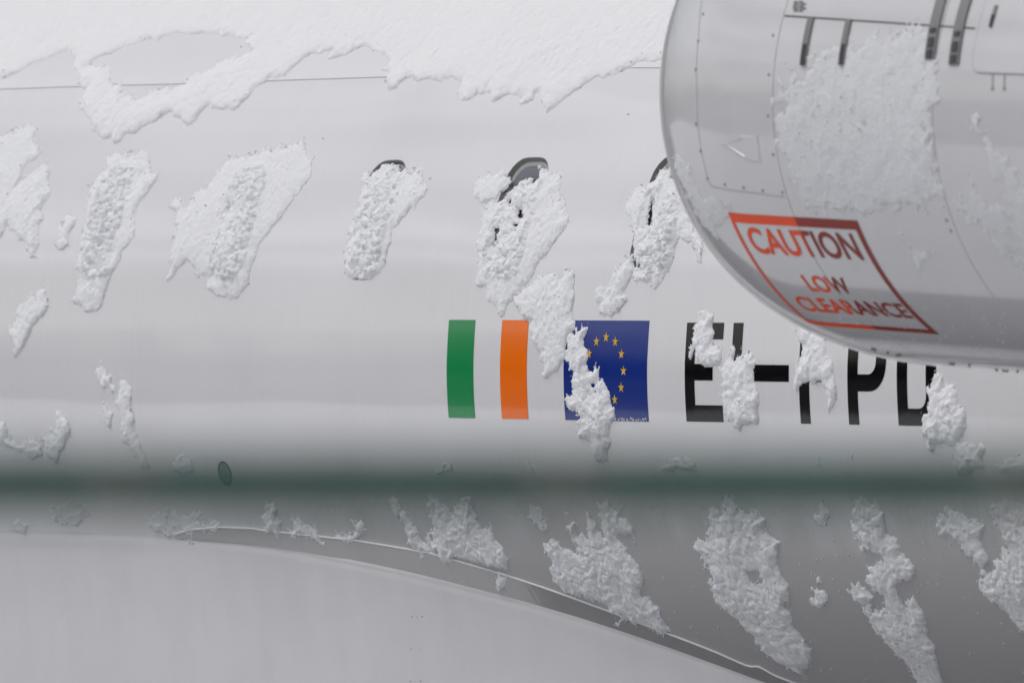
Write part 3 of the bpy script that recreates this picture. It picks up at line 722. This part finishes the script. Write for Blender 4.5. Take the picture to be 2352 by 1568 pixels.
S('W1', [(1385, 150), (1440, 68), (1500, -12), (1580, -52), (1650, -92), (1720, -72), (1790, -117), (1850, -117), (1940, -127), (2000, -162), (2045, -142), (2050, -92), (2085, -42), (2090, 60), (2050, 130), (2010, 180), (1960, 220), (1900, 330), (1830, 420), (1760, 500), (1720, 550), (1710, 620), (1680, 690), (1650, 800), (1590, 890), (1530, 915), (1450, 890), (1370, 850), (1370, 790), (1420, 750), (1340, 765), (1300, 760), (1280, 710), (1240, 670), (1200, 690), (1160, 760), (1110, 815), (1090, 790), (1120, 700), (1130, 600), (1150, 500), (1160, 430), (1145, 390), (1190, 320), (1120, 290), (1150, 250), (1200, 240), (1240, 290), (1300, 210), (1370, 170)], 'widest snow clump, slanting from lower left to upper right over the third window', H=.042, lump=.6, crack=.75, wincl=True, holes=[('W1', [(1495, 328), (1528, 265), (1550, 295), (1522, 325)])])
S('W2', [(380, 262), (420, 255), (445, 240), (480, 250), (470, 292), (520, 285), (560, 300), (590, 300), (640, 290), (650, 350), (680, 380), (675, 430), (640, 480), (580, 550), (510, 630), (440, 700), (430, 780), (410, 850), (385, 930), (350, 1000), (300, 1040), (220, 1045), (150, 1025), (115, 980), (112, 905), (118, 850), (135, 740), (166, 650), (186, 585), (205, 510), (240, 400), (235, 350), (270, 310), (320, 310), (350, 280)], 'crumbly snow plug in the window left of the flags, dark window top showing', H=.040, lump=.7, crack=.75, wincl=True)
S('W2', [(1190, 285), (1225, 350), (1215, 400), (1170, 460), (1150, 500), (1030, 530), (970, 470), (1000, 410), (1040, 340), (1110, 325), (1150, 310)], 'smooth snow wedge on the left of the most exposed grey window', H=.020, lump=.25)
S('W2', [(1220, 440), (1290, 400), (1350, 370), (1410, 340), (1420, 300), (1460, 285), (1500, 300), (1570, 315), (1580, 370), (1560, 430), (1590, 490), (1590, 540), (1630, 600), (1610, 670), (1540, 770), (1480, 860), (1430, 910), (1400, 970), (1330, 1080), (1270, 1140), (1230, 1180), (1190, 1240), (1160, 1280), (1130, 1220), (1070, 1160), (1060, 1090), (1000, 1060), (990, 1000), (1010, 900), (1010, 800), (1030, 690), (1020, 620), (1040, 560), (1100, 510), (1160, 490), (1190, 470)], 'big snow clump with holes below the most exposed grey window', H=.046, lump=.6, crack=.7, wincl=True, fil=.12, holes=[('W2', [(1195, 490), (1235, 490), (1240, 530), (1205, 540)]), ('W2', [(1268, 560), (1300, 545), (1312, 595), (1290, 622), (1268, 600)]), ('W2', [(1230, 645), (1272, 658), (1250, 676)]), ('W2', [(1120, 690), (1140, 690), (1140, 760), (1095, 810), (1110, 760)])])
S('W2', [(2270, 275), (2320, 285), (2345, 330), (2400, 400), (2440, 600), (2350, 800), (2320, 930), (2260, 1010), (2200, 1100), (2170, 1040), (2100, 1050), (2050, 1010), (2060, 960), (2120, 980), (2080, 930), (2055, 860), (2065, 800), (2060, 700), (2040, 640), (2000, 590), (2000, 540), (2040, 460), (2090, 400), (2150, 375), (2200, 350), (2230, 310)], 'crumbly snow plug in the window partly hidden by the engine', H=.044, lump=.75, crack=.75, wincl=True, holes=[('W2', [(2165, 500), (2190, 490), (2182, 580), (2168, 660), (2152, 600)])])
S('W2', [(2045, 880), (2050, 950), (2040, 1010), (2000, 1100), (2025, 1150), (1990, 1220), (1910, 1275), (1840, 1260), (1830, 1200), (1800, 1150), (1800, 1100), (1860, 1070), (1900, 1040), (1930, 970), (1970, 920), (2010, 870)], 'snow lump above the blue flag, hanging below the window by the engine', H=.034)
S('N2', [(185, 230), (250, 300), (330, 400), (340, 450), (320, 500), (310, 560), (290, 520), (250, 410), (180, 390), (170, 300)], 'small snow flap between the last window and the engine', H=.02, lump=.4)
# flags and registration
S('F', [(680, 190), (720, 140), (790, 80), (850, 20), (990, -25), (1050, 0), (1106, -56), (1155, -40), (1150, 40), (1155, 170), (1140, 290), (1165, 353), (1165, 420), (1110, 470), (1090, 560), (1090, 640), (1060, 690), (1040, 750), (980, 790), (930, 812), (895, 780), (910, 720), (880, 650), (885, 600), (820, 550), (805, 450), (810, 360), (760, 330), (700, 260)], 'flat snow tongue sliding between the orange stripe and the blue flag', H=.026, lump=.28, jag=.008, fil=.1)
S('F', [(1240, 385), (1262, 400), (1255, 440), (1230, 480), (1230, 540), (1265, 580), (1270, 640), (1255, 690), (1270, 740), (1290, 720), (1320, 700), (1360, 715), (1355, 790), (1385, 820), (1400, 870), (1430, 920), (1440, 990), (1470, 1040), (1470, 1110), (1440, 1180), (1430, 1260), (1445, 1310), (1420, 1380), (1420, 1460), (1330, 1480), (1290, 1430), (1270, 1310), (1190, 1290), (1170, 1260), (1190, 1190), (1180, 1110), (1210, 1120), (1160, 1060), (1120, 1060), (1095, 990), (1130, 950), (1150, 900), (1120, 830), (1140, 760), (1110, 700), (1090, 620), (1090, 500), (1120, 440), (1170, 420), (1190, 440), (1210, 400)], 'streaky snow strip running down over the left half of the blue flag', H=.036, jag=.007, fil=.2, holes=[('F', [(1285, 848), (1318, 848), (1318, 892), (1288, 892)])])
S('D', [(1595, 712), (1610, 720), (1621, 716), (1632, 711), (1637, 720), (1635, 745), (1639, 764), (1635, 782), (1654, 796), (1655, 833), (1646, 840), (1634, 837), (1617, 846), (1603, 837), (1593, 818), (1590, 800), (1581, 833), (1577, 826), (1579, 796), (1586, 771), (1593, 742)], 'snow lump across the upper part of the black letter E', H=.034, jag=.007)
S('D', [(1655, 833), (1668, 815), (1680, 789), (1687, 796), (1683, 815), (1697, 811), (1712, 807), (1727, 804), (1727, 822), (1734, 829), (1725, 847), (1727, 873), (1738, 902), (1741, 921), (1736, 940), (1740, 961), (1736, 975), (1702, 978), (1695, 992), (1681, 985), (1678, 974), (1664, 967), (1657, 930), (1649, 905), (1652, 870), (1645, 845)], 'tall snow lump covering most of the black letter I', H=.038, jag=.007)
S('D', [(1825, 732), (1844, 738), (1858, 749), (1873, 760), (1889, 771), (1893, 789), (1895, 815), (1909, 829), (1911, 855), (1918, 888), (1917, 913), (1909, 932), (1898, 953), (1891, 942), (1895, 913), (1889, 888), (1880, 873), (1865, 880), (1854, 873), (1836, 880), (1822, 902), (1816, 884), (1820, 851), (1829, 826), (1834, 789), (1823, 764)], 'snow lump over the black letter F just under the engine', H=.038, jag=.007)
S('L3', [(1740, 10), (1780, 20), (1790, 80), (1830, 65), (1880, 80), (1905, 170), (1940, 240), (1945, 300), (1950, 350), (1930, 420), (1900, 440), (2000, 470), (2050, 440), (2070, 490), (2060, 540), (2070, 620), (2010, 640), (1960, 680), (1890, 670), (1885, 560), (1870, 480), (1800, 450), (1740, 480), (1720, 520), (1690, 510), (1680, 450), (1650, 390), (1640, 330), (1635, 280), (1670, 240), (1690, 150), (1700, 90), (1720, 60)], 'snow lump over the right side of the black letter D', H=.04, jag=.008, fil=.15)
# lower left
S('W1', [(240, 855), (290, 850), (300, 900), (315, 960), (280, 1020), (230, 1080), (190, 1160), (140, 1250), (95, 1305), (75, 1270), (80, 1220), (40, 1140), (90, 1080), (110, 980), (150, 940), (200, 890)], 'slanting snow strip alone below the leftmost window clumps', H=.024, lump=.4)
S('W1', [(675, 1325), (700, 1370), (740, 1410), (745, 1460), (770, 1520), (750, 1540), (720, 1490), (680, 1525), (660, 1490), (635, 1410), (650, 1370)], 'tiny snow scrap at the top of the trail on the lower left', H=.02)
S('L1', [(795, 40), (830, 30), (870, 80), (880, 140), (865, 210), (890, 260), (900, 350), (940, 470), (975, 560), (990, 620), (940, 610), (880, 520), (860, 470), (820, 480), (800, 400), (800, 280), (770, 180), (785, 120)], 'tall thin snow streak standing above the green rail on the left', H=.026, lump=.4)
S('L1', [(710, 180), (720, 230), (750, 260), (745, 340), (730, 370), (710, 320), (685, 220)], 'small snow sliver left of the tall thin streak', H=.016)
S('L1', [(370, 240), (410, 260), (450, 290), (465, 350), (455, 420), (420, 470), (400, 540), (370, 600), (310, 560), (270, 470), (290, 400), (340, 360), (375, 380), (370, 300), (355, 260)], 'rounded snow hook just above the green rail on the far left', H=.026)
S('L1', [(-60, 280), (20, 310), (40, 400), (100, 440), (160, 420), (200, 440), (260, 470), (280, 540), (200, 560), (120, 520), (0, 470), (-60, 460)], 'snow scrap at the left picture edge above the green rail', H=.02)
S('L1', [(1200, 530), (1250, 545), (1290, 590), (1300, 650), (1240, 680), (1180, 650), (1150, 600), (1170, 560)], 'round snow dab left of the oval cover, partly behind the rail', H=.016)
# behind and below the rail
LOW = dict(mt='slush', fil=.12, jag=.014)
S('L3', [(2150, 610), (2200, 560), (2260, 540), (2320, 520), (2500, 500), (2500, 640), (2300, 660), (2200, 650)], 'snow ledge at the right picture edge above the green rail', H=.03, **LOW)
S('LL3', [(200, 430), (250, 380), (300, 420), (340, 320), (400, 330), (420, 400), (480, 420), (540, 410), (600, 470), (590, 560), (640, 580), (700, 620), (700, 690), (680, 780), (720, 860), (760, 920), (760, 1000), (740, 1060), (780, 1110), (770, 1180), (830, 1240), (880, 1300), (920, 1350), (940, 1440), (880, 1460), (870, 1510), (940, 1540), (900, 1560), (820, 1510), (740, 1460), (660, 1410), (590, 1360), (540, 1300), (480, 1230), (420, 1150), (330, 1090), (280, 1010), (240, 920), (220, 840), (195, 770), (180, 700), (110, 650), (150, 630), (210, 620), (220, 540), (210, 480)], 'largest slush patch below the rail, long and tapering to lower right', H=.029, lump=.75, holes=[('LL3', [(480, 830), (560, 820), (590, 850), (570, 900), (500, 880)])], **LOW)
S('LL3', [(945, 850), (965, 840), (985, 870), (985, 900), (960, 905)], 'smaller of two snow dots right of the largest slush patch', H=.014, mt='slush', jag=.003)
S('LL3', [(910, 930), (950, 930), (1000, 950), (1025, 990), (1010, 1040), (970, 1070), (920, 1040), (910, 1010), (935, 990)], 'larger of two snow dots right of the largest slush patch', H=.024, mt='slush', jag=.010)
S('LL3', [(1190, 370), (1230, 280), (1280, 330), (1340, 370), (1400, 420), (1410, 500), (1420, 580), (1480, 610), (1510, 660), (1500, 700), (1560, 730), (1600, 800), (1600, 860), (1540, 870), (1480, 910), (1500, 980), (1540, 1060), (1550, 1000), (1600, 990), (1620, 1050), (1680, 1130), (1690, 1200), (1690, 1260), (1750, 1330), (1770, 1420), (1790, 1500), (1810, 1570), (1830, 1660), (1700, 1680), (1600, 1520), (1510, 1400), (1440, 1330), (1370, 1240), (1290, 1150), (1250, 1070), (1310, 1060), (1370, 1080), (1420, 1060), (1400, 980), (1330, 950), (1280, 880), (1265, 840), (1300, 840), (1290, 790), (1330, 760), (1380, 730), (1310, 700), (1260, 720), (1230, 640), (1200, 580), (1180, 520)], 'broken slush trail running down to the bottom edge at the right', H=.029, lump=.75, **LOW)
S('LL3', [(1165, 960), (1200, 920), (1260, 920), (1300, 960), (1335, 990), (1310, 1030), (1260, 1040), (1200, 1020)], 'snow lump lying just left of the broken slush trail', H=.024, mt='slush', jag=.011)
S('LL3', [(1760, 520), (1780, 430), (1840, 410), (1880, 420), (1940, 440), (1990, 470), (2050, 470), (2090, 510), (2080, 560), (2060, 620), (2100, 690), (2110, 760), (2080, 800), (2000, 770), (1985, 730), (1960, 700), (1910, 650), (1860, 600), (1790, 590)], 'slush patch right of the broken trail, ending in a rounded lump', H=.026, lump=.7, **LOW)
S('LL3', [(2130, 400), (2200, 340), (2300, 380), (2520, 380), (2520, 1300), (2330, 1230), (2240, 1150), (2160, 1050), (2060, 980), (2040, 920), (2060, 840), (2140, 780), (2200, 720), (2230, 680), (2200, 600), (2150, 530)], 'wide slush patch cut by the right picture edge below the rail', H=.029, lump=.75, **LOW)
S('LL3', [(940, 430), (1000, 380), (1040, 420), (1030, 500), (980, 520), (935, 470)], 'thin snow smear under the rail between the two long slush trails', H=.012, mt='slush')
S('LL3', [(940, 70), (970, 50), (985, 100), (945, 110)], 'tiny snow dab above the rail below the letter F', H=.012, mt='slush', jag=.007)
S('LL3', [(1175, 40), (1195, 25), (1200, 60), (1180, 65)], 'tiny snow dab above the rail below the letter P', H=.010, mt='slush', jag=.007)
S('LL3', [(-110, 150), (-60, 80), (0, 55), (90, 60), (130, 100), (160, 150), (60, 140), (0, 130)], 'snow smear at the rail below the black letter E', H=.018, mt='slush')
S('LL2', [(1650, 350), (1720, 345), (1760, 390), (1820, 390), (1810, 440), (1850, 480), (1890, 520), (1900, 590), (1870, 570), (1800, 550), (1790, 600), (1830, 650), (1890, 720), (1930, 780), (1960, 840), (1950, 920), (1940, 980), (2010, 1010), (2060, 1060), (2080, 1130), (2120, 1190), (2150, 1230), (2090, 1250), (2020, 1210), (1960, 1170), (1900, 1180), (1850, 1160), (1780, 1190), (1790, 1130), (1720, 1110), (1720, 1060), (1650, 1030), (1580, 990), (1500, 980), (1430, 950), (1380, 900), (1340, 840), (1340, 770), (1330, 720), (1290, 680), (1290, 620), (1350, 610), (1400, 660), (1480, 690), (1530, 720), (1500, 650), (1460, 600), (1440, 500), (1460, 460), (1500, 480), (1520, 570), (1590, 590), (1580, 480), (1590, 440), (1630, 480), (1650, 550), (1690, 580), (1660, 450)], 'branching slush patch whose lower tip lies over the white sealant line', H=.030, lump=.75, **LOW)
S('LL2', [(510, 310), (560, 330), (680, 420), (740, 330), (800, 280), (830, 400), (850, 490), (880, 540), (930, 520), (970, 600), (1020, 650), (1060, 740), (1060, 830), (1000, 810), (930, 790), (850, 770), (780, 740), (700, 735), (680, 760), (625, 780), (570, 710), (500, 690), (470, 740), (450, 680), (400, 650), (370, 640), (350, 500), (290, 430), (240, 320), (310, 330), (380, 460), (430, 520), (470, 600), (510, 640), (520, 540), (560, 520), (530, 450), (515, 380)], 'ragged slush patch below the flags, caught on the sealant line', H=.03, lump=.7, **LOW)
S('LL2', [(970, 820), (1040, 830), (1060, 870), (1050, 920), (1020, 950), (1000, 970), (960, 920), (950, 870)], 'pointed snow drip hanging below the sealant line', H=.028, mt='slush', jag=.007)
S('LL2', [(10, 560), (40, 450), (90, 490), (100, 540), (60, 590), (10, 630), (-40, 640), (-90, 620), (-110, 570), (-50, 550)], 'small leaf-shaped snow scrap at the upper end of the sealant line', H=.02, mt='slush', jag=.010)
S('LL1', [(1790, 350), (1830, 350), (1870, 400), (1860, 450), (1900, 490), (1880, 540), (1860, 600), (1830, 560), (1780, 560), (1770, 440)], 'upright snow scrap under the rail, right of the oval cover', H=.02, mt='slush', jag=.011)
S('LL1', [(1930, 570), (1970, 480), (2000, 450), (2030, 490), (2080, 540), (2110, 500), (2140, 560), (2200, 610), (2200, 670), (2140, 640), (2080, 600), (2020, 590), (1970, 610)], 'low snow ridge over the fairing edge right of the oval cover', H=.022, mt='slush', jag=.011)
S('LL1', [(960, 480), (1100, 370), (1200, 440), (1310, 400), (1400, 460), (1470, 490), (1475, 560), (1420, 600), (1350, 560), (1310, 590), (1260, 630), (1230, 590), (1140, 580), (1030, 560)], 'faint slush patch below the rail, left of and below the oval cover', H=.02, mt='slush', porous=.35)
S('LL1', [(330, 380), (480, 360), (560, 360), (590, 420), (540, 500), (430, 500), (360, 460)], 'faint slush smear under the rail on the left', H=.014, mt='slush', porous=.4)
S('LL1', [(70, 490), (130, 480), (190, 520), (180, 570), (90, 560)], 'faint slush smear under the rail at the far left', H=.012, mt='slush', porous=.3)
S('LL2', [(1180, 330), (1260, 380), (1300, 450), (1320, 520), (1300, 560), (1250, 520), (1200, 450)], 'thin slush streak just left of the branching patch', H=.018, mt='slush', porous=.3)
S('LL2', [(1170, 40), (1190, 30), (1230, 110), (1240, 170), (1190, 150)], 'small snow dab above the rail below the orange stripe', H=.014, mt='slush', jag=.010)
S('LL2', [(550, 160), (620, 100), (675, 85), (690, 150), (600, 180)], 'small snow dab at the rail below and left of the green stripe', H=.014, mt='slush', jag=.010)

# nacelle snow
NS = lambda k, pts, label, **kw: snow('snow_patch', NA, on(NA, k, pts), label, **kw)
NS('N1', [(790, 500), (840, 510), (950, 480), (990, 420), (960, 380), (1080, 310), (1190, 270), (1260, 270), (1330, 250), (1420, 220), (1480, 260), (1560, 190), (1700, 170), (1770, 190), (1760, 330), (1790, 390), (1780, 450), (1840, 640), (1790, 680), (1770, 800), (1800, 1000), (1820, 1150), (1860, 1250), (1800, 1270), (1700, 1290), (1560, 1330), (1400, 1350), (1250, 1350), (1100, 1340), (960, 1290), (900, 1180), (840, 1080), (860, 1020), (810, 900), (850, 850), (790, 750), (840, 700), (780, 620), (820, 560)], 'wide rough snow patch on the engine above the caution sign', H=.015, lump=.8, jag=.030, res=(.005, .004), porous=.07, grain=.3, feather=1.8, mt='thin')
NS('N1', [(2000, 740), (2060, 720), (2110, 800), (2150, 880), (2200, 960), (2260, 1050), (2330, 1150), (2520, 1250), (2520, 1750), (2300, 1650), (2200, 1560), (2100, 1450), (2000, 1380), (1900, 1280), (1820, 1200), (1900, 1260), (2000, 1230), (2010, 1130), (2030, 1110), (2060, 1200), (2130, 1270), (2240, 1300), (2180, 1150), (2110, 1020), (2130, 930), (2070, 820)], 'broken snow streaks on the engine at the right picture edge', H=.010, lump=.7, jag=.02, porous=.3, grain=.4, feather=1.5, mt='thin')
NS('N2', [(1560, 360), (1640, 420), (1680, 480), (1770, 490), (1740, 540), (1700, 570), (1760, 650), (1730, 640), (1660, 550), (1620, 470)], 'thin snow wisp right of the caution sign on the engine', H=.008, lump=.6, jag=.012, porous=.3)
NS('N1', [(150, 960), (190, 950), (240, 1040), (300, 1150), (340, 1230), (430, 1250), (510, 1280), (500, 1340), (440, 1400), (400, 1480), (330, 1400), (260, 1280), (200, 1160), (150, 1040)], 'thin frost film along the lower lip of the engine inlet', H=.005, lump=.5, jag=.014, porous=.35, mt='slush')
# loose crumbs and droplets, too many to count
rg = np.random.default_rng(5); V, F = [], []
ico = [(0, 0, 1), (.9, 0, .2), (0, .9, .2), (-.9, 0, .2), (0, -.9, .2), (0, 0, -.6)]
ifc = [(0, 1, 2), (0, 2, 3), (0, 3, 4), (0, 4, 1), (5, 2, 1), (5, 3, 2), (5, 4, 3), (5, 1, 4)]
def crumb(surf, x, y, r):
    u, w = surf.un(np.float64(x), np.float64(y)); p = surf.pt(u, w, .001); b0 = len(V); st = 1+rg.random()*1.4
    for q in ico: V.append((p[0]+r*q[0], p[1]+r*q[1], p[2]+r*q[2]*st))
    F.extend([tuple(b0+i for i in f) for f in ifc])
for _ in range(260):
    x, y = rg.uniform(1150, 2352), rg.uniform(1190, 1560)
    if y-1568 > -(x-1000)*1.0: crumb(FU, x, y, rg.uniform(.0012, .0035))
for _ in range(90):
    crumb(NA, rg.uniform(1900, 2345), rg.uniform(700, 815), rg.uniform(.0012, .003))
for _ in range(60):
    crumb(FU, rg.uniform(1400, 1485), rg.normal(964, 2.0), rg.uniform(.0012, .003))
tag(obj('snow_crumbs', V, F, M['slush']), 'loose snow crumbs and droplets on the lower skin', 'snow', kind='stuff')

# ------------------------------------------------------------------ green fence rail close to the camera
FD = 5.8
fence = bpy.data.objects.new('green_fence', None); COL.objects.link(fence)
tag(fence, 'dark green fence rail blurred across the lower part of the view', 'fence')
rc = CAM+FW*FD-UP*((1113-784)/FPX*FD)
def tube(name, a, b, r, mt, parent, n=20, cuts=1):
    a, b = Vector(a), Vector(b); d = (b-a).normalized(); q = d.to_track_quat('Z', 'Y'); Vv = []
    for k in range(cuts+1):
        c = a.lerp(b, k/cuts)
        for i in range(n): Vv.append(c+q @ Vector((r*cos(2*pi*i/n), r*sin(2*pi*i/n), 0)))
    Ff = [(k*n+i, k*n+(i+1) % n, (k+1)*n+(i+1) % n, (k+1)*n+i) for k in range(cuts) for i in range(n)]
    Ff += [tuple(range(n))[::-1], tuple(range(cuts*n, cuts*n+n))]
    return obj(name, Vv, Ff, mt, parent)
fence.location = (rc[0], rc[1], GZ)
bpy.context.view_layer.update(); inv = fence.matrix_world.inverted()
def fl(p): return inv @ Vector(p)
tilt = np.array([0, 0, -.0006]); rd = RT+tilt
RR = .0194
tube('rail', fl(rc-rd*1.6), fl(rc+rd*1.6), RR, M['rail'], fence, 24, 8)
for px, wd in ((290, .026), (1310, .034), (2330, .03)):
    c = rc+rd*((px-1176)/FPX*FD); tube('clamp', fl(c-rd*wd/2), fl(c+rd*wd/2), RR+.0022, M['clamp'], fence, 24)
for s_ in (-1.5, 1.5):
    p = rc+rd*s_; tube('post', fl((p[0], p[1], GZ)), fl((p[0], p[1], p[2]+.06)), .03, M['rail'], fence, 16)
